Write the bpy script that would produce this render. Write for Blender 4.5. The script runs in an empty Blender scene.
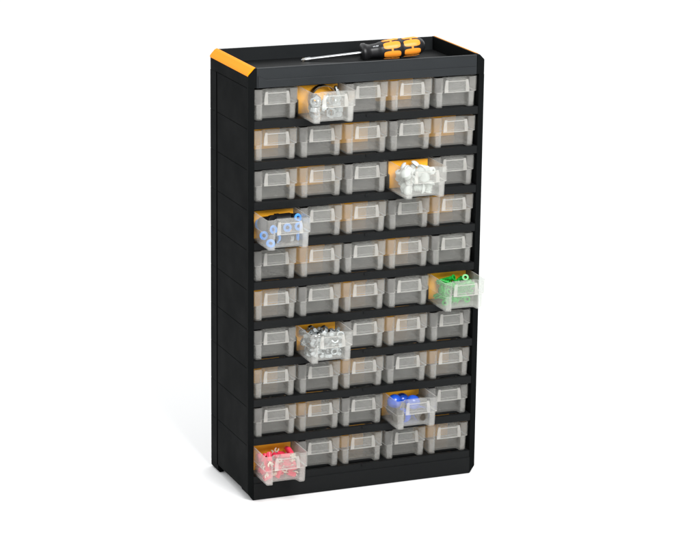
import bpy, bmesh, math, random
import numpy as np
from mathutils import Vector, Matrix, Quaternion
S = 0.001
scene = bpy.context.scene
COL = scene.collection
rnd = random.Random(11)

# ------------------------------------------------------------------ materials
def principled(name, col, rough=0.5, metal=0.0, spec=0.5, bump=None, var=0.0):
    m = bpy.data.materials.new(name); m.use_nodes = True
    nt = m.node_tree; b = nt.nodes['Principled BSDF']
    b.inputs['Base Color'].default_value = (*col, 1)
    b.inputs['Roughness'].default_value = rough
    b.inputs['Metallic'].default_value = metal
    b.inputs['Specular IOR Level'].default_value = spec
    tc = nt.nodes.new('ShaderNodeTexCoord')
    if bump:
        n = nt.nodes.new('ShaderNodeTexNoise'); n.inputs['Scale'].default_value = bump[0]; n.inputs['Detail'].default_value = 4
        nt.links.new(tc.outputs['Object'], n.inputs['Vector'])
        bp = nt.nodes.new('ShaderNodeBump'); bp.inputs['Strength'].default_value = bump[1]; bp.inputs['Distance'].default_value = 0.0004
        nt.links.new(n.outputs['Fac'], bp.inputs['Height']); nt.links.new(bp.outputs['Normal'], b.inputs['Normal'])
    if var:
        n = nt.nodes.new('ShaderNodeTexNoise'); n.inputs['Scale'].default_value = 22; n.inputs['Detail'].default_value = 6
        nt.links.new(tc.outputs['Object'], n.inputs['Vector'])
        mr = nt.nodes.new('ShaderNodeMapRange'); mr.inputs['To Min'].default_value = rough - var; mr.inputs['To Max'].default_value = rough + var
        nt.links.new(n.outputs['Fac'], mr.inputs['Value']); nt.links.new(mr.outputs['Result'], b.inputs['Roughness'])
        mx = nt.nodes.new('ShaderNodeMix'); mx.data_type = 'RGBA'
        mx.inputs['A'].default_value = (*[c * (1 - var) for c in col], 1); mx.inputs['B'].default_value = (*[c * (1 + var) for c in col], 1)
        nt.links.new(n.outputs['Fac'], mx.inputs['Factor']); nt.links.new(mx.outputs['Result'], b.inputs['Base Color'])
    return m

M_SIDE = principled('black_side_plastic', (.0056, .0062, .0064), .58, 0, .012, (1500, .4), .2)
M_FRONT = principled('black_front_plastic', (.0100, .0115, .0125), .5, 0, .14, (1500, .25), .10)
M_FASCIA = principled('black_fascia_plastic_lit', (.0130, .0152, .0170), .45, 0, .22, (1500, .25), .10)  # same black plastic, lightened: the softbox highlight is put into its colour and gloss
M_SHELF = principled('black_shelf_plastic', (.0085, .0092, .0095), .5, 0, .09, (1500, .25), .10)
M_ORANGE = principled('orange_trim_plastic', (.90, .305, .002), .45, 0, .06, (900, .15), .04)
M_DIV = principled('orange_divider_plastic', (.98, .45, .022), .5, 0, .3, (700, .15), .05)
M_ZINC = principled('zinc_plated_steel', (.52, .55, .56), .27, 1, .5, None, .08)
M_STEEL = principled('bright_steel', (.48, .49, .50), .32, 1)
M_DARKSTEEL = principled('ribbed_dark_steel', (.22, .19, .15), .35, 1)
M_NYLON = principled('white_nylon', (.64, .66, .635), .4, 0, .4)
M_RED = principled('red_vinyl', (.78, .035, .085), .35, 0, .5)
M_TIN = principled('cream_tinned_metal', (.86, .76, .60), .35, .35)
M_GREEN = principled('green_nylon', (.005, .36, .035), .35, 0, .5)
M_BLUECOL = principled('light_blue_plastic', (.07, .30, .78), .3, 0, .5)
M_BLUE = principled('royal_blue_plastic', (.012, .085, .56), .2, 0, .6)
M_BLACKFIT = principled('black_polymer', (.006, .006, .007), .4, 0, .2)
M_BROWN = principled('brown_grey_ribbed', (.045, .034, .022), .35, .2, .5)
M_HANDLE = principled('black_soft_grip', (.010, .010, .011), .38, 0, .35)
M_GRIP = principled('orange_hard_grip', (1.0, .33, .03), .4, 0, .4)
M_WHITEINK = principled('white_ink', (.75, .78, .8), .6)

def frosted(name, fac, edge, tint=(.88, .855, .81), rough=.25):
    """clear polypropylene: part of the light goes straight through, the rest is scattered by the frosting"""
    m = bpy.data.materials.new(name); m.use_nodes = True; nt = m.node_tree
    nt.nodes.clear(); N = nt.nodes.new; L = nt.links.new
    out = N('ShaderNodeOutputMaterial'); tr = N('ShaderNodeBsdfTransparent'); tr.inputs[0].default_value = (.955, .964, .962, 1)
    df = N('ShaderNodeBsdfDiffuse'); df.inputs[0].default_value = (*tint, 1)
    tl = N('ShaderNodeBsdfTranslucent'); tl.inputs[0].default_value = (*tint, 1)
    m1 = N('ShaderNodeMixShader'); m1.inputs[0].default_value = .4
    L(df.outputs[0], m1.inputs[1]); L(tl.outputs[0], m1.inputs[2])
    lw = N('ShaderNodeLayerWeight'); lw.inputs['Blend'].default_value = .30
    tc = N('ShaderNodeTexCoord'); nz = N('ShaderNodeTexNoise'); nz.inputs['Scale'].default_value = 60; nz.inputs['Detail'].default_value = 5
    L(tc.outputs['Object'], nz.inputs['Vector'])
    mr = N('ShaderNodeMapRange'); mr.inputs['From Min'].default_value = 0; mr.inputs['From Max'].default_value = 1
    mr.inputs['To Min'].default_value = fac; mr.inputs['To Max'].default_value = edge
    L(lw.outputs['Facing'], mr.inputs['Value'])
    nm = N('ShaderNodeMapRange'); nm.inputs['From Min'].default_value = .3; nm.inputs['From Max'].default_value = .7
    nm.inputs['To Min'].default_value = .86; nm.inputs['To Max'].default_value = 1.14
    L(nz.outputs['Fac'], nm.inputs['Value'])
    mul = N('ShaderNodeMath'); mul.operation = 'MULTIPLY'; mul.use_clamp = True
    L(mr.outputs[0], mul.inputs[0]); L(nm.outputs[0], mul.inputs[1])
    m2 = N('ShaderNodeMixShader'); L(mul.outputs[0], m2.inputs[0]); L(tr.outputs[0], m2.inputs[1]); L(m1.outputs[0], m2.inputs[2])
    gl = N('ShaderNodeBsdfGlossy'); gl.inputs['Roughness'].default_value = rough
    fr = N('ShaderNodeFresnel'); fr.inputs['IOR'].default_value = 1.33
    n2 = N('ShaderNodeTexNoise'); n2.inputs['Scale'].default_value = 900
    L(tc.outputs['Object'], n2.inputs['Vector'])
    bp = N('ShaderNodeBump'); bp.inputs['Strength'].default_value = .25; bp.inputs['Distance'].default_value = .0003
    L(n2.outputs['Fac'], bp.inputs['Height'])
    ge = N('ShaderNodeNewGeometry'); iv = N('ShaderNodeMath'); iv.operation = 'SUBTRACT'; iv.inputs[0].default_value = 1; L(ge.outputs['Backfacing'], iv.inputs[1])
    fm = N('ShaderNodeMath'); fm.operation = 'MULTIPLY'; L(fr.outputs[0], fm.inputs[0]); L(iv.outputs[0], fm.inputs[1])
    m3 = N('ShaderNodeMixShader'); L(fm.outputs[0], m3.inputs[0]); L(m2.outputs[0], m3.inputs[1]); L(gl.outputs[0], m3.inputs[2])
    L(m3.outputs[0], out.inputs['Surface'])
    return m
M_PP = frosted('frosted_clear_plastic', .15, .18)
M_RIM = frosted('frosted_plastic_edge', .30, .45)
M_BRIGHTENED = frosted('frosted_brightened_plastic', .215, .27, tint=(.88, .86, .82))  # raised haze painted in to brighten the drawer floor and feet
M_CHEEK = frosted('frosted_cheek_plastic', .31, .40)
M_PLATE = frosted('frosted_label_plastic', .10, .15)

# ------------------------------------------------------------------ object helpers
def link(name, bm, mats, parent=None, loc=None, smooth=None, bevel=None, scale=S):
    bmesh.ops.recalc_face_normals(bm, faces=bm.faces)
    if scale != 1: bmesh.ops.scale(bm, vec=(scale,) * 3, verts=bm.verts)
    me = bpy.data.meshes.new(name); bm.to_mesh(me); bm.free()
    for m in (mats if isinstance(mats, (list, tuple)) else [mats]): me.materials.append(m)
    o = bpy.data.objects.new(name, me); COL.objects.link(o)
    if parent: o.parent = parent
    if loc: o.location = loc
    if smooth is not None:
        me.shade_smooth() if hasattr(me, 'shade_smooth') else None
        if hasattr(me, 'set_sharp_from_angle'): me.set_sharp_from_angle(angle=math.radians(smooth))
    if bevel:
        b = o.modifiers.new('Bevel', 'BEVEL'); b.width = bevel * S; b.segments = 2; b.limit_method = 'ANGLE'; b.angle_limit = math.radians(35)
        b.harden_normals = False
    return o
def tag(o, label, cat, group=None, kind=None):
    if label: o['label'] = label
    if cat: o['category'] = cat
    if group: o['group'] = group
    if kind: o['kind'] = kind
    return o
def empty(name, loc, label, cat, group=None, quat=None):
    o = bpy.data.objects.new(name, None); COL.objects.link(o); o.location = loc; o.empty_display_size = .01
    if quat is not None: o.rotation_mode = 'QUATERNION'; o.rotation_quaternion = quat
    return tag(o, label, cat, group)
def box(bm, x0, x1, y0, y1, z0, z1, mat=0):
    v = [bm.verts.new(p) for p in ((x0,y0,z0),(x1,y0,z0),(x1,y1,z0),(x0,y1,z0),(x0,y0,z1),(x1,y0,z1),(x1,y1,z1),(x0,y1,z1))]
    for f in ((0,3,2,1),(4,5,6,7),(0,1,5,4),(1,2,6,5),(2,3,7,6),(3,0,4,7)):
        bm.faces.new([v[i] for i in f]).material_index = mat
def prism_y(bm, poly, y0, y1, mat=0):
    """polygon in x,z extruded along y"""
    a = [bm.verts.new((x, y0, z)) for x, z in poly]; b = [bm.verts.new((x, y1, z)) for x, z in poly]; n = len(poly)
    bm.faces.new(a).material_index = mat; bm.faces.new(b[::-1]).material_index = mat
    for i in range(n): bm.faces.new((a[i], b[i], b[(i+1)%n], a[(i+1)%n])).material_index = mat
def lathe(bm, prof, n=24, M=None, mat=0, closed=False):
    """profile of (r, z) round z"""
    rings = []
    for r, z in prof:
        if r < 1e-6: rings.append([bm.verts.new((0, 0, z))])
        else: rings.append([bm.verts.new((r*math.cos(2*math.pi*k/n), r*math.sin(2*math.pi*k/n), z)) for k in range(n)])
    seq = list(zip(rings, rings[1:])) + ([(rings[-1], rings[0])] if closed else [])
    for A, B in seq:
        for k in range(n):
            k2 = (k+1) % n
            if len(A) == 1 and len(B) == 1: continue
            if len(A) == 1: f = bm.faces.new((A[0], B[k], B[k2]))
            elif len(B) == 1: f = bm.faces.new((A[k], B[0], A[k2]))
            else: f = bm.faces.new((A[k], B[k], B[k2], A[k2]))
            f.material_index = mat
    if M is not None:
        vs = [v for R in rings for v in R]; bmesh.ops.transform(bm, matrix=M, verts=vs)

# ------------------------------------------------------------------ cabinet (millimetres)
W, D, H, ZT, P, T, PO = 314.6, 142.0, 555.0, 530.2, 50.85, 9.6, 7.93
CW = (307.5 - PO) / 5                                     # cell width
WI = 307.5                                                # inner face of the right side
cab = empty('drawer_cabinet', (0, 0, 0), 'tall black plastic cabinet of fifty small clear drawers with orange corner strips', 'drawer cabinet')

def side_panel(mir):
    bm = bmesh.new()
    cx, cz = (8.8, 8.8) if not mir else (6.4, 6.4)
    th = PO if not mir else W - WI
    def X(x): return W - x if mir else x
    def bx(x0, x1, *a): box(bm, min(X(x0), X(x1)), max(X(x0), X(x1)), *a)
    def pr(poly, y0, y1): prism_y(bm, [(X(x), z) for x, z in poly], y0, y1)
    in_ = th + 2.6
    bx(1.5, th, 1.0, D - 2.0, 10.2, ZT - .2)                                 # core
    # top rail with its chamfered corner
    pr([(.25, ZT + .35), (.25, H - cz), (cx, H), (in_, H), (in_, ZT + .35)], 0, D)
    # front post, full height, with the chamfer of the foot
    pr([(0, 10), (0, ZT - .35), (th - .05, ZT - .35), (th - .05, 0.0), (7.0, 0)], 0, 5.2)
    # modules: rear strips and recessed fields, a hair of a seam between them
    zs = [ZT - .35 - P * k for k in range(11)]
    bx(.3, 4, D - 22.8, D - .1, 10.2, ZT + .5); bx(.25, th - .2, .2, 5, 10.3, ZT + .6)
    for k in range(10):
        z1, z0 = zs[k], zs[k + 1] + .5
        if k == 9: z0 = 10
        bx(.55, 4, 5.2, D - 24.5, z0, z1)
        bx(.0, 4, D - 22.8, D, z0, z1)
    pr([(.05, 9.95), (.05, 3), (2.5, 0), (th, 0), (th, 9.95)], D - 27, D)          # rear foot
    pr([(.3, 9.95), (1.8, 7), (th, 7), (th, 9.95)], 5.3, 26)
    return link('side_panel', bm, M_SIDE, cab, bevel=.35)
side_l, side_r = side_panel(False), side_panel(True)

def corner_strip(mir, par):
    bm = bmesh.new(); c = 8.8 if not mir else 6.4
    def X(x): return W - x if mir else x
    e = .9; up = 0 if not mir else -.42; ya = 1.6 if not mir else 12
    outer = [(-.35, H - c - 1.2), (-.45, H - c + .6), (1.3, H - c + 3.2), (c - 3.0, H - .8), (c - .4, H + .55 + up), (c + 1.0, H + .6 + up)]
    inner = [(c + 1.0, H - .5), (c - .2, H - .6), (.35, H - c - .4), (.35, H - c - 1.2)]
    poly = [(X(x), z) for x, z in outer + inner]
    prism_y(bm, poly, ya, D + .4)
    return link('corner_strip', bm, M_ORANGE, par, bevel=.3)
corner_strip(False, side_l); corner_strip(True, side_r)

# tray on top
bm = bmesh.new()
a, b = PO + 2.65, WI - 2.65
box(bm, a, b, 3.2, D - 2.6, ZT + 4.8, ZT + 7.8)
link('tray_floor', bm, M_SHELF, cab)
bm = bmesh.new(); box(bm, a, b, D - 2.6, D - .1, ZT + .4, H - .15); link('tray_rear_wall', bm, M_FRONT, cab, bevel=.3)
bm = bmesh.new()
box(bm, a + .35, b - .35, .55, 3.2, ZT + .1, H - .2)                          # fascia plate
# raised lower band with a slanting left end
zb = H - 15.0
pts_ = [(a + 2.0, zb + 5.0), (a + 13, zb), (b - .8, zb), (b - .8, ZT + .12), (a + 2.0, ZT + .12)]
prism_y(bm, pts_, -.35, .6)
box(bm, a + .5, b - .5, .1, 1.2, H - 1.6, H - .15)                            # rim bead
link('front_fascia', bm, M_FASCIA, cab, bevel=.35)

bm = bmesh.new(); box(bm, PO + .02, WI - .02, D - 2.1, D - .6, 8, ZT + .3); link('back_panel', bm, M_SIDE, cab)

def shelf(k):
    zt = ZT - P * k + T; zb = ZT - P * k; y1 = D - 2.15; x0, x1 = PO + .03, WI - .03
    bm = bmesh.new()
    if k < 10:
        prism = [(x0, zb), (x1, zb), (x1, zt), (x0, zt)]
        box(bm, x0, x1, .45, 3.0, zb, zt)
    else:
        box(bm, x0, x1, .45, 3.0, zb - 1.5, zt)
        zp = zb - 1.5
        prism_y(bm, [(x0 - .0, 0.25), (x1, .25), (x1, zp + 2), (x0, zp + 2)], -.35, 2.2)   # plinth front, a step below the bottom shelf
    if k == 10: box(bm, x0, x1, 3.0, y1, 10, 12)
    box(bm, x0, x1, 3.0, 6.5, zt - 2.4, zt)
    box(bm, x0, x1, 14.5, y1, zt - 2.4, zt)
    for c in range(6):                                     # bridges between the finger slots
        cxx = PO + CW * c
        l = x0 if c == 0 else cxx - 12.5; r = x1 if c == 5 else cxx + 12.5
        box(bm, l, r, 6.5, 14.5, zt - 2.4, zt)
        if 0 < c < 5:
            box(bm, cxx - .6, cxx + .6, 22, y1, zt, zt + 5)                    # drawer guide
            if k > 0: box(bm, cxx - .6, cxx + .6, 22, y1, zb - 1.9, zb)
    if k > 1 or True:
        xm = 157.5 - .0
        box(bm, xm - 2.6, xm + 2.6, -.8, .6, zt - 3.2, zt + .25)               # small centre nub
    return link('shelf' if k < 10 else 'base_plinth', bm, M_SHELF, cab, bevel=.3)
for k in range(1, 11): shelf(k)

# ------------------------------------------------------------------ drawer
DW, DH, DD = CW - 2.3, 38.2, 128.0
def arc_round(pts, rads, n=4):
    out = []
    N = len(pts)
    for i in range(N):
        p, a_, b_ = Vector(pts[i]), Vector(pts[i-1]), Vector(pts[(i+1) % N]); r = rads[i]
        if r <= 0: out.append(tuple(p)); continue
        da, db = (a_ - p).normalized(), (b_ - p).normalized()
        s, e = p + da * r, p + db * r
        for k in range(n + 1):
            t = k / n; out.append(tuple(s * (1-t)**2 + p * 2*t*(1-t) + e * t*t))
    return out
def offset(poly, d):
    N = len(poly); out = []
    for i in range(N):
        p, a_, b_ = Vector(poly[i]), Vector(poly[i-1]), Vector(poly[(i+1) % N])
        n1 = Vector(((p-a_).y, -(p-a_).x)).normalized(); n2 = Vector(((b_-p).y, -(b_-p).x)).normalized()
        n = (n1 + n2).normalized(); k = d / max(.35, n.dot(n1))
        out.append(tuple(p - n * k))
    return out
RX0, RX1, RD = 11.6, 46.4, 12.5                            # recess behind the grip
def outline(ins, yf, yb, rec=RD):
    w = DW
    pts = [(ins, yf), (RX0 - .5, yf), (RX0 + 1.2, rec), (RX1 - 1.2, rec), (RX1 + .5, yf), (w - ins, yf), (w - ins, yb), (ins, yb)]
    return arc_round(pts, [2.6, 1.4, 3.0, 3.0, 1.4, 2.6, 2, 2])          # counter-clockwise from the front left
def build_drawer():
    bm = bmesh.new(); t = 1.25
    lv = [(0, outline(3.6, 1.6, DD - 1.5)), (1.3, outline(2.9, 1.0, DD - 1)), (18.8, outline(2.3, .75, DD - .8, 11.0)), (19.9, outline(.25, 0.0, DD, 10.6)), (DH, outline(0, -.35, DD, 4.2))]
    rings = [[bm.verts.new((x, y, z)) for x, y in pl] for z, pl in lv]
    inn = [(DH, offset(lv[4][1], t)), (20.6, offset(lv[3][1], t)), (19.2, offset(lv[2][1], t)), (t + .4, offset(lv[1][1], t))]
    ri = [[bm.verts.new((x, y, z)) for x, y in pl] for z, pl in inn]
    n = len(rings[0])
    for idx, (A, B) in enumerate(zip(rings, rings[1:])):
        for i in range(n):
            f = bm.faces.new((A[i], A[(i+1)%n], B[(i+1)%n], B[i])); f.material_index = 1 if idx == 2 else 0
    for i in range(n):
        f = bm.faces.new((rings[-1][i], rings[-1][(i+1)%n], ri[0][(i+1)%n], ri[0][i])); f.material_index = 1
    for A, B in zip(ri, ri[1:]):
        for i in range(n): bm.faces.new((A[i], A[(i+1)%n], B[(i+1)%n], B[i]))
    bm.faces.new(rings[0][::-1]).material_index = 2; bm.faces.new(ri[-1]).material_index = 2
    bm.faces.ensure_lookup_table()
    for f in bm.faces:                                     # feet: extra haze paints in the brightness of stacked walls
        c_ = f.calc_center_median()
        if 1 < c_.z < 18.5 and (c_.x < RX0 + .6 or c_.x > RX1 - .6) and c_.y < 3: f.material_index = 2
    return bm
def build_holder():
    """label plate flush with the front, cheeks running back to the recess"""
    bm = bmesh.new(); z0, z1 = 19.9, 33.8
    x0, x1 = 17.8, 42.2
    box(bm, x0, x1, -.2, .9, z0, z1, 0)
    # frame lines round the plate
    box(bm, x0, x1, -.75, -.2, z1 - .9, z1, 1)
    def quad_plate(P_, th, mat):
        a_ = [bm.verts.new(p) for p in P_]; n_ = (Vector(P_[1]) - Vector(P_[0])).cross(Vector(P_[3]) - Vector(P_[0])).normalized() * th
        b_ = [bm.verts.new(Vector(p) + n_) for p in P_]; m = len(P_)
        bm.faces.new(a_).material_index = mat; bm.faces.new(b_[::-1]).material_index = mat
        for i in range(m): bm.faces.new((a_[i], b_[i], b_[(i+1)%m], a_[(i+1)%m])).material_index = mat
    # top slope from the rim out to the plate
    quad_plate([(x0 - 1.5, 4.4, DH - .6), (x1 + 1.5, 4.4, DH - .6), (x1, -.4, z1 + .1), (x0, -.4, z1 + .1)], .8, 0)
    # cheeks: flared towards the bottom
    for sx, xa, xb_, xt in ((1, x0, 13.2, 14.9), (-1, x1, 46.8, 45.1)):
        xo = lambda t: xb_ + (xt - xb_) * t * t
        outer = [(xo(t), z0 + (z1 + 1.2 - z0) * t) for t in (0, .25, .5, .75, 1)] + [(xa, z1 + 1.2), (xa, z0)]
        prism_y(bm, outer, -.9, .9, 2)
    box(bm, 13.2, 46.8, .0, 1.0, z0 - 1.0, z0 - .02, 1)     # ledge under the plate
    return bm
me_drawer = me_holder = me_div = None
OPEN = {(1,2):41, (3,4):50, (4,1):47, (6,5):43, (7,2):41, (9,4):36, (10,1):42}
def drawer_pos(r, c):
    x = PO + CW * (c - 1) + 1.15; z = ZT - P * r + T + .12
    y = 4.4 - OPEN.get((r, c), 0)
    return x, y, z
OPEN_TXT = {(1,2):'drawer pulled out, holding large zinc nuts and a ring clamp', (3,4):'drawer pulled out, heaped with white plugs',
 (4,1):'drawer pulled out, holding black fittings with blue rings', (6,5):'drawer pulled out past the side, holding green anchors',
 (7,2):'drawer pulled out, filled with small zinc nuts', (9,4):'drawer pulled out, holding blue knobs', (10,1):'bottom drawer pulled out, holding red crimp terminals'}
dr0 = ho0 = di0 = None
for r in range(1, 11):
    for c in range(1, 6):
        x, y, z = drawer_pos(r, c)
        jx, jy = (rnd.uniform(-.35, .35), rnd.uniform(-1.1, .9)) if (r, c) not in OPEN else (0, 0)
        if dr0 is None:
            dr0 = link('drawer', build_drawer(), [M_PP, M_RIM, M_BRIGHTENED], cab, smooth=40)
            ho0 = link('label_holder', build_holder(), [M_PLATE, M_RIM, M_CHEEK], dr0)
            dr, ho = dr0, ho0
        else:
            dr = dr0.copy(); COL.objects.link(dr); dr.parent = cab
            ho = ho0.copy(); COL.objects.link(ho); ho.parent = dr
        dr.location = ((x + jx) * S, (y + jy) * S, z * S)
        dr.rotation_euler = (0, 0, math.radians(rnd.uniform(-.5, .5)) if (r, c) not in OPEN else 0)
        if (r, c) in OPEN: dr['label'] = OPEN_TXT[(r, c)]
        if (r + c) % 2 == 1:
            if di0 is None:
                bm = bmesh.new()
                w0, w1 = 2.0, DW - 2.0
                prism_y(bm, [(w0 + 2.0, 1.9), (w1 - 2.0, 1.9), (w1 - 2.0, 19), (w1, 21), (w1, 36.6), (w0, 36.6), (w0, 21), (w0 + 2.0, 19)], 57, 58.6)
                di0 = link('divider', bm, M_DIV, dr, bevel=.2); di = di0
            else:
                di = di0.copy(); COL.objects.link(di); di.parent = dr

# ------------------------------------------------------------------ heaps
class Heap:
    """drops sphere-sampled items into the front compartment of an open drawer"""
    def __init__(s, r, c):
        s.ox, s.oy, s.oz = drawer_pos(r, c)
        s.X0, s.X1, s.Y0, s.Y1 = 4.0, DW - 4.0, 2.6, 56.0
        s.g = 1.0; s.nx, s.ny = int(DW) + 1, 82
        s.h = np.full((s.nx, s.ny), 1.75)
        gx, gy = np.meshgrid(np.arange(s.nx) + .5, np.arange(s.ny) + .5, indexing='ij'); s.gx, s.gy = gx, gy
        s.rec = (gx > RX0 - 1.5) & (gx < RX1 + 1.5) & (gy < RD + 1.6)
        s.h[s.rec] = np.maximum(18.0, 20 + (12.6 - gy) / 6.4 * 18.3)[s.rec]       # the slanting wall of the recess
        s.h[s.rec & (gy < 6.0)] = 1e3
    def rest(s, sp, x, y):
        z = -1e9; todo = []
        for (px, py, pz), r in sp:
            X, Y = x + px, y + py
            if X - r < s.X0 or X + r > s.X1 or Y - r < s.Y0 or Y + r > s.Y1: return None
            i0, i1, j0, j1 = int(X - r), int(X + r) + 1, int(Y - r), int(Y + r) + 1
            i1 = min(i1, s.nx); j1 = min(j1, s.ny)
            d2 = (s.gx[i0:i1, j0:j1] - X)**2 + (s.gy[i0:i1, j0:j1] - Y)**2
            m = d2 <= r * r
            if not m.any(): continue
            hh = np.sqrt(np.maximum(r*r - d2, 0))
            q = (s.h[i0:i1, j0:j1] + hh - pz)[m]
            z = max(z, q.max()); todo.append((i0, i1, j0, j1, m, hh, pz))
        if z > 200: return None
        return z, todo
    def drop_at(s, spheres, q, x, y):
        sp = [(q @ Vector(p), r) for p, r in spheres]; R_ = s.rest(sp, x, y)
        if R_ is None: return None
        z, todo = R_
        for i0, i1, j0, j1, m, hh, pz in todo:
            sub = s.h[i0:i1, j0:j1]; np.maximum(sub, np.where(m, z + pz + hh, -1e9), out=sub)
        return ((s.ox + x) * S, (s.oy + y) * S, (s.oz + z) * S), q
    def drop(s, spheres, rot, tries=14, bias=None, zmax=36):
        best = None
        for _ in range(tries):
            q = rot(); 
            sp = [(q @ Vector(p), r) for p, r in spheres]
            x = rnd.uniform(s.X0 + 2, s.X1 - 2); y = rnd.uniform(s.Y0 + 2, s.Y1 - 2)
            R_ = s.rest(sp, x, y)
            if R_ is None: continue
            sc = R_[0] + (bias(x, y) if bias else 0)
            if best is None or sc < best[0]: best = (sc, R_[0], R_[1], x, y, q)
        if best is None or best[1] > zmax: return None
        _, z, todo, x, y, q = best
        for i0, i1, j0, j1, m, hh, pz in todo:
            sub = s.h[i0:i1, j0:j1]; np.maximum(sub, np.where(m, z + pz + hh, -1e9), out=sub)
        return ((s.ox + x) * S, (s.oy + y) * S, (s.oz + z) * S), q
def rquat(tilt=math.pi):
    def f():
        az = rnd.uniform(0, 2*math.pi); t = rnd.uniform(0, tilt)
        ax = Vector((math.cos(az), math.sin(az), 0))
        return Quaternion(ax, t) @ Quaternion((0, 0, 1), rnd.uniform(0, 2*math.pi))
    return f
def flatq(spread=.35):                                    # items whose long axis (z) lies flat
    def f():
        az = rnd.uniform(0, 2*math.pi)
        return Quaternion((0, 0, 1), az) @ Quaternion((0, 1, 0), math.pi/2 + rnd.uniform(-spread, spread)) @ Quaternion((0, 0, 1), rnd.uniform(0, 6.28))
    return f
def scatter(heap, proto_fn, spheres, n, rot, label, cat, group, name, bias=None, zmax=36, tries=14, fixed=()):
    protos = []
    first = None; count = 0
    for i in range(-len(fixed), n):
        R_ = heap.drop_at(spheres, *fixed[i]) if i < 0 else heap.drop(spheres, rot, tries, bias, zmax)
        if R_ is None: continue
        loc, q = R_
        if first is None:
            o = proto_fn(); first = o
            tag(o, label, cat, group)
        else:
            o = first.copy(); COL.objects.link(o)
            for ch in first.children:
                k = ch.copy(); COL.objects.link(k); k.parent = o
        o.rotation_mode = 'QUATERNION'; o.location = loc; o.rotation_quaternion = q; count += 1
    return first

# hexagonal nut
def hexnut(r=5.2, h=4.6, hole=2.9, name='hex_nut', mat=None):
    def f():
        bm = bmesh.new(); n = 24
        def ring(fn, z): return [bm.verts.new((fn(k)*math.cos(2*math.pi*k/n), fn(k)*math.sin(2*math.pi*k/n), z)) for k in range(n)]
        hexr = lambda k: r*math.cos(math.pi/6)/math.cos(((2*math.pi*k/n) % (math.pi/3)) - math.pi/6)
        cham = lambda k: min(hexr(k), r*.89)
        hl = lambda k: hole; hc = lambda k: hole*1.12
        R_ = [ring(hl, -h/2+.4), ring(hc, -h/2), ring(cham, -h/2), ring(hexr, -h/2+.55), ring(hexr, h/2-.55), ring(cham, h/2), ring(hc, h/2), ring(hl, h/2-.4)]
        for A, B in list(zip(R_, R_[1:])) + [(R_[-1], R_[0])]:
            for k in range(n): bm.faces.new((A[k], A[(k+1)%n], B[(k+1)%n], B[k]))
        return link(name, bm, mat or M_ZINC, smooth=25)
    return f
def ring_spheres(R_, r, n=6, z=0): return [((R_*math.cos(2*math.pi*k/n), R_*math.sin(2*math.pi*k/n), z), r) for k in range(n)]
h = Heap(7, 2)
scatter(h, hexnut(), ring_spheres(3.0, 2.15) , 150, rquat(1.5), 'small zinc hexagon nut in the heap of nuts in the seventh-row drawer', 'nut', 'small zinc nuts in the open drawer of the seventh row', 'hex_nut', zmax=31, tries=14, bias=lambda x, y: y*.10)
# a few hex bolts poke out of that heap
def bolt(r=4.6, L=16, rs=2.4):
    def f():
        bm = bmesh.new(); n = 6
        lathe(bm, [(0, L/2), (r, L/2), (r, L/2-3.2), (rs, L/2-3.2)], 6)
        prof = []
        z = L/2 - 3.2
        while z > -L/2 + .6: prof += [(rs, z), (rs-.35, z-.4)]; z -= .8
        prof += [(rs-.5, -L/2), (0, -L/2)]
        lathe(bm, prof, 14)
        return link('hex_bolt', bm, M_ZINC, smooth=30)
    return f
bs = [((0, 0, 5.5), 3.9), ((0,0,1), 2.4), ((0,0,-2.5), 2.4), ((0,0,-5.6), 2.4)]
scatter(h, bolt(), bs, 9, rquat(3.0), 'short zinc hexagon bolt lying on the nuts in the seventh-row drawer', 'bolt', 'zinc bolts among the nuts in the seventh-row drawer', 'hex_bolt', zmax=34, tries=10)

# top drawer: ring clamp, big nuts and bolts
h = Heap(1, 2)
def place(obj, heap, x, y, z, q):
    obj.rotation_mode = 'QUATERNION'; obj.location = ((heap.ox+x)*S, (heap.oy+y)*S, (heap.oz+z)*S); obj.rotation_quaternion = q; return obj
def claim(heap, x, y, r, top):
    m = (heap.gx-x)**2 + (heap.gy-y)**2 <= r*r; heap.h[m] = np.maximum(heap.h[m], top)
R_CL = 17.2
root = empty('ring_clamp', (0,0,0), 'large ribbed steel ring clamp standing on edge in the top-row open drawer', 'clamp')
bm = bmesh.new(); lathe(bm, [(R_CL, -5), (R_CL+.8, -5), (R_CL+.8, 5), (R_CL, 5)], 72, closed=True)
for k in range(30):
    a_ = 2*math.pi*k/72
    v0 = len(bm.verts); b4 = set(bm.verts); box(bm, R_CL+.7, R_CL+1.15, -.45, .45, -3.4, 3.4)
    bmesh.ops.rotate(bm, verts=[v for v in bm.verts if v not in b4], cent=(0,0,0), matrix=Matrix.Rotation(a_, 3, 'Z'))
link('band', bm, M_DARKSTEEL, root, smooth=30)
bm = bmesh.new(); box(bm, -6, 6, -R_CL-5, -R_CL-.9, -6, 6); lathe(bm, [(0,-9),(3.2,-9),(3.6,-8.4),(3.6,-6),(2.2,-6),(2.2,9),(0,9)], 16, Matrix.Translation((0,-R_CL-4,0)) @ Matrix.Rotation(math.pi/2, 4, 'Y'))
link('screw_housing', bm, M_ZINC, root, smooth=30, bevel=.5)
place(root, h, 32, 47, 1.9 + R_CL + .9, Quaternion((0,0,1), .08) @ Quaternion((1,0,0), math.pi/2) @ Quaternion((0,0,1), 1.9))
for t_ in range(-18, 19, 2): claim(h, 32 + t_, 47 + t_*.08, 6.2, 36)
scatter(h, hexnut(7.2, 6.0, 4.0), ring_spheres(4.4, 2.9) , 34, rquat(1.6), 'large zinc hexagon nut in the top-row open drawer with the ring clamp', 'nut', 'large zinc nuts in the top-row open drawer', 'hex_nut', zmax=26, tries=30, bias=lambda x, y: y*.10 + x*.08)
def bigbolt():
    return bolt(6.2, 24, 3.4)()
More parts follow.
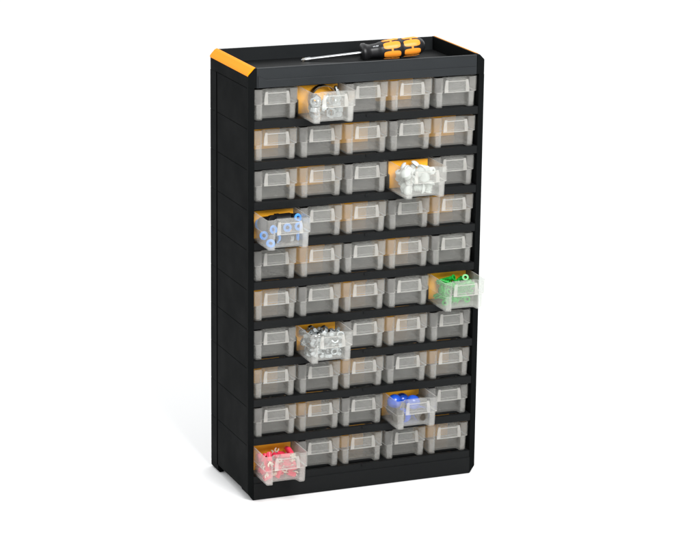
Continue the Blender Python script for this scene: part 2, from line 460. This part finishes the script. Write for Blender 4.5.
scatter(h, bigbolt, [((0,0,9.5), 5.4), ((0,0,4), 3.4), ((0,0,-.5), 3.4), ((0,0,-5), 3.4), ((0,0,-8.6), 3.4)], 6, flatq(.25), 'thick zinc hexagon bolt in the top-row open drawer beside the ring clamp', 'bolt', 'thick zinc bolts in the top-row open drawer', 'hex_bolt', zmax=30, tries=16, bias=lambda x, y: y*.12)

# third row: white ribbed plugs
h = Heap(3, 4)
def plug():
    bm = bmesh.new()
    lathe(bm, [(0, 9.6), (2.6, 9.3), (5.2, 8.3), (7.0, 6.6), (7.7, 4.6), (7.4, 4.0), (3.9, 4.0), (3.9, -8.6), (3.3, -9.2), (2.2, -9.2), (2.2, 0), (0, 0)], 28)
    for z in (-7.4, -5.0, -2.6, -.2, 2.2): lathe(bm, [(3.85, z-.9), (5.7, z-.15), (5.7, z+.3), (3.85, z+.6)], 22)
    bmesh.ops.scale(bm, vec=(.84, .84, .84), verts=bm.verts)
    return link('ribbed_plug', bm, M_NYLON, smooth=35)
scatter(h, plug, [((0,0,3.9), 4.1), ((3.3,0,5),2.6), ((-3.3,0,5),2.6), ((0,3.3,5),2.6), ((0,-3.3,5),2.6), ((0,0,-.4), 4.2), ((0,0,-3.7), 4.0)], 55, rquat(2.9), 'white nylon plug with domed cap and ribbed stem in the third-row drawer', 'plug', 'white ribbed plugs in the open drawer of the third row', 'ribbed_plug', zmax=31, tries=40, bias=lambda x, y: x*.06 + y*.16)

# tenth row: red crimp terminals
h = Heap(10, 1)
UP = Quaternion((1, 0, 0), math.pi) @ Quaternion((0, 0, 1), .9); DN = Quaternion((1, 0, 0), math.pi - .06) @ Quaternion((0, 0, 1), 1.3); UP2 = Quaternion((1, 0, 0), .06) @ Quaternion((0, 0, 1), 1.2)
def terminal():
    root = bpy.data.objects.new('crimp_terminal', None); COL.objects.link(root); root.empty_display_size = .01
    bm = bmesh.new(); lathe(bm, [(2.5, 9), (3.0, 9), (3.15, 8), (3.15, -1), (2.7, -2.5), (2.2, -2.5), (2.2, 9)], 18)
    link('sleeve', bm, M_RED, root, smooth=35)
    bm = bmesh.new()
    box(bm, -1.5, 1.5, -.45, .45, -6, -2); n = 9
    pa, pb = [], []
    for k in range(n+1):                                   # open fork
        a_ = math.pi*(.80*k/n*2 + .10 + .5 - .3)  if False else math.radians(60 + 240*k/n)
        pa.append((3.6*math.cos(a_ + math.pi/2 - math.pi/2 - math.radians(90)), 3.6*math.sin(a_ - math.radians(90))))
    # ring segment opening downwards (-z)
    for k in range(n):
        def P2(r, a_): return (r*math.sin(a_), -9.2 + r*math.cos(a_))
        a0, a1 = math.radians(-140 + 280*k/n), math.radians(-140 + 280*(k+1)/n)
        q4 = [P2(2.0, a0), P2(4.0, a0), P2(4.0, a1), P2(2.0, a1)]
        prism_y(bm, q4, -.45, .45)
    bmesh.ops.scale(bm, vec=(.78, 1, .85), verts=bm.verts); bmesh.ops.translate(bm, vec=(0, 0, .6), verts=bm.verts)
    link('fork', bm, M_TIN, root)
    return root
tsp = [((0,0,6), 3.15), ((0,0,2.5), 3.15), ((0,0,0), 3.0), ((0,0,-4), 1.8), ((1.8,0,-7.5), 1.3), ((-1.8,0,-7.5), 1.3), ((0,0,-8.5), 1.3)]
scatter(h, terminal, tsp, 44, rquat(3.0), 'red crimp terminal with cream metal fork in the bottom-row open drawer', 'terminal', 'red crimp terminals in the bottom-row open drawer', 'crimp_terminal', zmax=29, tries=40, bias=lambda x, y: y*.12, fixed=[(UP, 8.4, 7.6), (DN, 50.0, 7.4), (UP2, 50.6, 7.4), (UP2, 8.4, 7.6)])

# sixth row: green wall anchors
h = Heap(6, 5)
def anchor():
    bm = bmesh.new()
    lathe(bm, [(2.0, 12.6), (4.2, 12.6), (4.4, 12), (4.2, 11.3), (3.1, 11.2), (3.1, 6), (1.9, 5.8)], 16)
    for k in range(4):
        b4 = set(bm.verts)
        box(bm, .7, 2.3, .45, 2.3, -12.5, 7.2)
        for j in range(6):
            z = -11.5 + j*2.9
            prism_y(bm, [(2.2, z), (3.9, z+.4), (2.2, z+2.3)], .4, 1.7)
        bmesh.ops.rotate(bm, verts=[v for v in bm.verts if v not in b4], cent=(0,0,0), matrix=Matrix.Rotation(math.pi/2*k, 3, 'Z'))
    return link('wall_anchor', bm, M_GREEN, smooth=30)
scatter(h, anchor, [((0,0,11), 3.8), ((0,0,7), 3.4), ((0,0,2.5), 3.4), ((0,0,-2), 3.4), ((0,0,-6.2), 3.4), ((0,0,-10), 3.0)], 36, flatq(.6), 'green ribbed nylon wall anchor in the sixth-row drawer', 'wall anchor', 'green wall anchors in the open drawer of the sixth row', 'wall_anchor', zmax=30, tries=40, bias=lambda x, y: y*.12)

# ninth row: blue domed knobs, some base up
h = Heap(9, 4)
def knob_root():
    root = bpy.data.objects.new('domed_knob', None); COL.objects.link(root); root.empty_display_size = .01
    bm = bmesh.new(); pr_ = [(0, 17)] + [(9.6*math.sin(math.radians(a_)), 7.4 + 9.6*math.cos(math.radians(a_))) for a_ in range(12, 108, 12)] + [(8.4, 3.0), (0, 3.0)]
    lathe(bm, pr_, 36); link('cap', bm, M_BLUE, root, smooth=40)
    bm = bmesh.new(); lathe(bm, [(7.6, 2.95), (8.0, 1.5), (8.0, -5.0), (7.2, -7.6), (5.4, -9.4), (3, -10.2), (0, -10.5)], 36)
    for k in range(20):
        b4 = set(bm.verts); box(bm, 7.7, 8.6, -.6, .6, -5.4, 1.6)
        bmesh.ops.rotate(bm, verts=[v for v in bm.verts if v not in b4], cent=(0,0,0), matrix=Matrix.Rotation(2*math.pi*k/20, 3, 'Z'))
    link('ribbed_base', bm, M_BROWN, root, smooth=30)
    return root
def copy_tree(root):
    o = root.copy(); COL.objects.link(o)
    for ch in root.children:
        k = ch.copy(); COL.objects.link(k); k.parent = o
    return o
kn = [  # x, y, z, tilt axis azimuth, tilt, label
 (13.2, 41, 18.5, (.1, -.3, 1), 'blue domed knob highest at the left of the ninth-row open drawer'),
 (25.5, 46, 16.5, (.5, .5, 1), 'blue domed knob tucked behind and right of the highest one in the ninth-row drawer'),
 (30.5, 24, 21.0, (.2, -.4, 1), 'blue domed knob at the middle front of the ninth-row drawer, just above the rim'),
 (39.5, 46, 17.5, (.2, .2, -1), 'domed knob lying upside down, brown ribbed base up, in the middle of the ninth-row drawer'),
 (48.0, 38, 21.0, (-.3, .1, -1), 'domed knob lying upside down at the far right of the ninth-row drawer'),
 (43.5, 21, 10.8, (.1, 1, -.1), 'domed knob on its side under the label plate with its brown end facing out'),
 (13.8, 22, 10.8, (1, .35, 0), 'domed knob on its side at the bottom left corner of the ninth-row drawer')]
k0 = knob_root()
for i, (x, y, z, dv, lab) in enumerate(kn):
    o = k0 if i == 0 else copy_tree(k0)
    tag(o, lab, 'knob', 'blue domed knobs in the ninth-row drawer')
    place(o, h, x, y, z, Vector((0, 0, 1)).rotation_difference(Vector(dv).normalized()))
# ------- fourth row: push-in fittings
h = Heap(4, 1)
def fitting(big=False):
    root = bpy.data.objects.new('hose_fitting', None); COL.objects.link(root); root.empty_display_size = .01
    k_ = 1.5 if big else 1.0
    bm = bmesh.new(); lathe(bm, [(0, 7), (5.2, 7), (5.9, 6.2), (5.9, -3), (6.4, -3.2), (6.4, -6.5), (5.6, -7), (0, -7)], 28); bmesh.ops.scale(bm, vec=(k_,)*3, verts=bm.verts)
    link('body', bm, M_BLACKFIT, root, smooth=35)
    bm = bmesh.new(); lathe(bm, [(2.4, 7.05), (2.4, 10.0), (3.1, 10.6), (4.9, 10.4), (5.5, 9.7), (5.3, 8.6), (4.4, 7.9), (4.4, 7.05)], 28); bmesh.ops.scale(bm, vec=(k_ if not big else 1.25,)*2 + (k_,), verts=bm.verts)
    link('collar', bm, M_BLUECOL, root, smooth=35)
    bm = bmesh.new(); pr_ = []; z = -7.05
    while z > -12.5: pr_ += [(4.6, z), (4.2, z-.45)]; z -= .9
    lathe(bm, [(0, -7.05)] + pr_ + [(3.2, z), (0, z)], 20); bmesh.ops.scale(bm, vec=(k_,)*3, verts=bm.verts)
    if not big: link('thread', bm, M_STEEL, root, smooth=30)
    else: bm.free()
    return root
f0 = fitting(); f1 = fitting(True)
def dirq(v): return Vector((0, 0, 1)).rotation_difference(Vector(v).normalized())
fits = [  # small?, x, y, z, direction of the collar, label
 (1, 33.0, 25.5, 22.5, (-.05, -1, .10), 'black fitting behind the label plate, its blue ring facing out on the left'),
 (1, 46.0, 25.5, 23.5, (.12, -1, .05), 'black fitting behind the label plate, its blue ring facing out on the right'),
 (1, 12.5, 17, 8.2, (-.55, -1, -.1), 'black fitting at the bottom left of the fourth-row drawer, blue ring against the side wall'),
 (1, 26.0, 32, 8.3, (-.35, -1, 0), 'black fitting on the drawer floor, blue ring facing out under the label plate'),
 (1, 42.0, 30, 8.4, (1, -.35, 0), 'black fitting at the bottom right with its blue ring pointing right'),
 (1, 11.5, 37, 10, (-.6, -1, .3), 'black fitting low at the left, blue ring tilted up'),
 (1, 30.0, 22.5, 9.0, (-1, -.25, .15), 'black fitting lying crosswise low at the middle front, blue ring pointing left'),
 (1, 22.0, 21, 20.5, (-.8, -.5, .2), 'black fitting on top at the left front of its drawer, blue ring to the left'),
 (0, 16.5, 42, 24.0, (-.5, .8, -.25), 'big black fitting leaning at the back left of the fourth-row drawer'),
 (0, 37.0, 44, 25.5, (1, -.12, .06), 'big black fitting lying across the back of the fourth-row drawer'),
 (1, 49.0, 40, 28.5, (.35, -1, .25), 'black fitting at the upper right corner with its blue ring above the rim'),
]
used = set()
for sm, x, y, z, dv, lab in fits:
    p = f0 if sm else f1
    o = p if p.name not in used else copy_tree(p); used.add(p.name)
    tag(o, lab, 'fitting', 'black hose fittings in the fourth-row drawer'); place(o, h, x, y, z, dirq(dv))

# ------------------------------------------------------------------ screwdriver in the tray
tip = Vector((111.7, 113.0, 539.6)); end = Vector((273.5, 94.0, 553.2))
ax = (tip - end).normalized(); Lt = (tip - end).length
sd = empty('screwdriver', end * S, 'orange and black screwdriver lying in the tray on top of the cabinet', 'screwdriver', quat=Vector((0,0,1)).rotation_difference(ax))
def hr(u):
    pts = [(0, 0), (1.0, 5.2), (3, 8.2), (7, 10.6), (14, 12.2), (22, 12.3), (30, 11.6), (36, 12.6), (40, 13.1), (45, 12.6), (52, 12.2), (58, 11.3), (66, 9.6), (73, 9.2), (77, 9.8), (79.5, 11.8), (83, 12.0), (84.5, 10.4), (85, 4), (85.2, 0)]
    for (a_, ra), (b_, rb) in zip(pts, pts[1:]):
        if a_ <= u <= b_:
            t_ = (u - a_) / (b_ - a_); t_ = t_*t_*(3-2*t_) if 7 < u < 77 else t_; return ra + (rb - ra)*t_
    return 0
bm = bmesh.new(); us = [0, .4, 1, 2, 3, 4.5] + [6 + i*1.5 for i in range(47)] + [77.5, 79.5, 81, 83, 84, 84.5, 85, 85.2]
lathe(bm, [(hr(u), u) for u in us], 48)
# six shallow flats, as on a faceted grip
for v in bm.verts:
    r_ = math.hypot(v.co.x, v.co.y)
    if r_ > 6 and v.co.z < 74:
        k = 1 - .045*(.5 + .5*math.cos(6*math.atan2(v.co.y, v.co.x) + math.pi)); v.co.x *= k; v.co.y *= k
handle = link('handle', bm, M_HANDLE, sd, smooth=50)
def patch(bm, u0, u1, a0, a1, rise=.35, n=8, m=9, sup=4.0):
    """rounded rectangular inlay that follows the grip"""
    def pt(i, j, top):
        s_ = -1 + 2*i/n; t_ = -1 + 2*j/m
        # map the square to a rounded square
        k = (abs(s_)**sup + abs(t_)**sup) ** (1/sup); mx = max(abs(s_), abs(t_))
        f = (mx / k) if k > 0 else 1
        u = (u0+u1)/2 + (u1-u0)/2*s_*f; a_ = (a0+a1)/2 + (a1-a0)/2*t_*f
        r_ = hr(u) * (1 - .045*(.5 + .5*math.cos(6*a_ + math.pi))) + (rise if top else -.8)
        return bm.verts.new((r_*math.cos(a_), r_*math.sin(a_), u))
    T_ = [[pt(i, j, True) for j in range(m+1)] for i in range(n+1)]
    B_ = [[pt(i, j, False) for j in range(m+1)] for i in range(n+1)]
    for i in range(n):
        for j in range(m):
            bm.faces.new((T_[i][j], T_[i+1][j], T_[i+1][j+1], T_[i][j+1])); bm.faces.new((B_[i][j], B_[i][j+1], B_[i+1][j+1], B_[i+1][j]))
    per = [(i, 0) for i in range(n)] + [(n, j) for j in range(m)] + [(i, m) for i in range(n, 0, -1)] + [(0, j) for j in range(m, 0, -1)]
    for (i, j), (i2, j2) in zip(per, per[1:] + per[:1]): bm.faces.new((T_[i][j], B_[i][j], B_[i2][j2], T_[i2][j2]))
PH = math.radians(0)
def inlay(u0, u1):
    bm = bmesh.new()
    for k in range(6):
        a_ = PH + math.pi/3*k
        patch(bm, u0, u1, a_ - .40, a_ + .40)
        patch(bm, (u0+u1)/2 - 1.3, (u0+u1)/2 + 1.3, a_ + .36, a_ + math.pi/3 - .36, rise=.25, n=2, m=4, sup=8)
    return link('grip_inlay', bm, M_GRIP, handle, smooth=50)
inlay(8.5, 30); inlay(35, 57)
# tiny white print near the collar, on the side turned to the viewer
lv = sd.rotation_quaternion.inverted() @ Vector((-.15, -.62, .77)); am = math.atan2(lv.y, lv.x)
bm = bmesh.new()
for u0, u1, da, db in ((63.0, 63.6, -.09, .09), (64.2, 66.0, .05, .10), (64.2, 66.0, -.10, -.05), (64.2, 64.7, -.06, .06), (67.0, 67.5, -.10, .10), (67.6, 69.0, -.02, .03), (69.2, 69.7, -.10, .10)):
    patch(bm, u0, u1, am + da, am + db, rise=.12, n=2, m=4, sup=8)
link('printed_mark', bm, M_WHITEINK, handle)
bm = bmesh.new(); lathe(bm, [(1.9, 84.6), (1.9, Lt - 13), (2.6, Lt - 11), (2.5, Lt - 6), (1.9, Lt - 3.5), (1.3, Lt - 1.2), (.9, Lt), (0, Lt)], 20)
link('shaft', bm, M_STEEL, sd, smooth=35)
bm = bmesh.new(); 
for k in range(4):
    b4 = set(bm.verts); box(bm, .9, 2.35, -.35, .35, Lt - 6.5, Lt - 1.4)
    bmesh.ops.rotate(bm, verts=[v for v in bm.verts if v not in b4], cent=(0,0,0), matrix=Matrix.Rotation(math.pi/2*k, 3, 'Z'))
link('driver_tip', bm, M_DARKSTEEL, sd)

# ------------------------------------------------------------------ the surface it stands on
m = bpy.data.materials.new('white_sweep'); m.use_nodes = True
b_ = m.node_tree.nodes['Principled BSDF']; b_.inputs['Base Color'].default_value = (.97, .97, .97, 1); b_.inputs['Roughness'].default_value = .9; b_.inputs['Specular IOR Level'].default_value = 0
bm = bmesh.new(); v = [bm.verts.new(p) for p in ((-40, -40, 0), (40, -40, 0), (40, 60, 0), (-40, 60, 0))]; bm.faces.new(v)
fl = link('floor', bm, m, scale=1); fl['kind'] = 'structure'; fl['label'] = 'seamless white studio floor'

# ------------------------------------------------------------------ light: added world glow, strongest behind and at the left to whiten the floor
w = bpy.data.worlds.new('World'); scene.world = w; w.use_nodes = True; nt = w.node_tree; nt.nodes.clear()
N, L = nt.nodes.new, nt.links.new
out = N('ShaderNodeOutputWorld'); bg = N('ShaderNodeBackground'); tc = N('ShaderNodeTexCoord'); sx = N('ShaderNodeSeparateXYZ')
L(tc.outputs['Generated'], sx.inputs[0])
def mr(inp, a0, a1, b0, b1):
    n = N('ShaderNodeMapRange'); n.interpolation_type = 'SMOOTHSTEP'
    n.inputs['From Min'].default_value, n.inputs['From Max'].default_value, n.inputs['To Min'].default_value, n.inputs['To Max'].default_value = a0, a1, b0, b1
    L(inp, n.inputs['Value']); return n.outputs[0]
top = mr(sx.outputs['Z'], .25, .9, 0, .45)
back = mr(sx.outputs['Y'], -.1, .5, .24, 1.33)
left = mr(sx.outputs['X'], -.9, -.2, .66, 0)
right = mr(sx.outputs['X'], .2, .9, 0, .18)
ad = N('ShaderNodeMath'); ad.operation = 'ADD'; L(top, ad.inputs[0]); L(back, ad.inputs[1])
ad2 = N('ShaderNodeMath'); ad2.operation = 'ADD'; L(ad.outputs[0], ad2.inputs[0]); L(right, ad2.inputs[1])
ad3 = N('ShaderNodeMath'); ad3.operation = 'ADD'; L(ad2.outputs[0], ad3.inputs[0]); L(left, ad3.inputs[1])
L(ad3.outputs[0], bg.inputs['Strength']); bg.inputs['Color'].default_value = (.985, .995, 1, 1)
L(bg.outputs[0], out.inputs['Surface'])

def area(name, loc, target, size, power, col=(1, 1, 1), sy=None):
    l = bpy.data.lights.new(name, 'AREA'); l.energy = power; l.color = col; l.size = size
    if sy: l.shape = 'RECTANGLE'; l.size_y = sy
    o = bpy.data.objects.new(name, l); COL.objects.link(o); o.location = loc
    o.rotation_euler = (Vector(target) - Vector(loc)).to_track_quat('-Z', 'Y').to_euler(); return o
area('softbox', (.22, -.95, 1.12), (.15, 0, .36), .6, 20.5)

# ------------------------------------------------------------------ camera
r_ = Vector((0.9274742, -0.37371349, 0.01139491)); u_ = Vector((0.08685532, 0.24499858, 0.96562511)); f_ = Vector((0.36365886, 0.89460266, -0.25968886))
cam = bpy.data.cameras.new('Camera'); co = bpy.data.objects.new('Camera', cam); COL.objects.link(co)
Mx = Matrix.Identity(4)
for i in range(3): Mx[i][0], Mx[i][1], Mx[i][2] = r_[i], u_[i], -f_[i]
Mx.translation = Vector((-1026.8164, -2855.2331, 1122.0381)) * S
co.matrix_world = Mx
cam.sensor_width = 36; cam.lens = 2544.8836/700*36; cam.shift_x = (350 - 348.6)/700; cam.shift_y = (268.36 - 267.5)/700
cam.clip_start = .05; cam.clip_end = 200
scene.camera = co
scene.render.engine = 'CYCLES'
cy = scene.cycles
cy.max_bounces = 14; cy.transparent_max_bounces = 48; cy.diffuse_bounces = 6; cy.glossy_bounces = 4; cy.transmission_bounces = 8
cy.sample_clamp_indirect = 6
vs = scene.view_settings; vs.view_transform = 'Standard'; vs.look = 'None'; vs.exposure = 0; vs.gamma = 1
print('objects', len(bpy.data.objects))
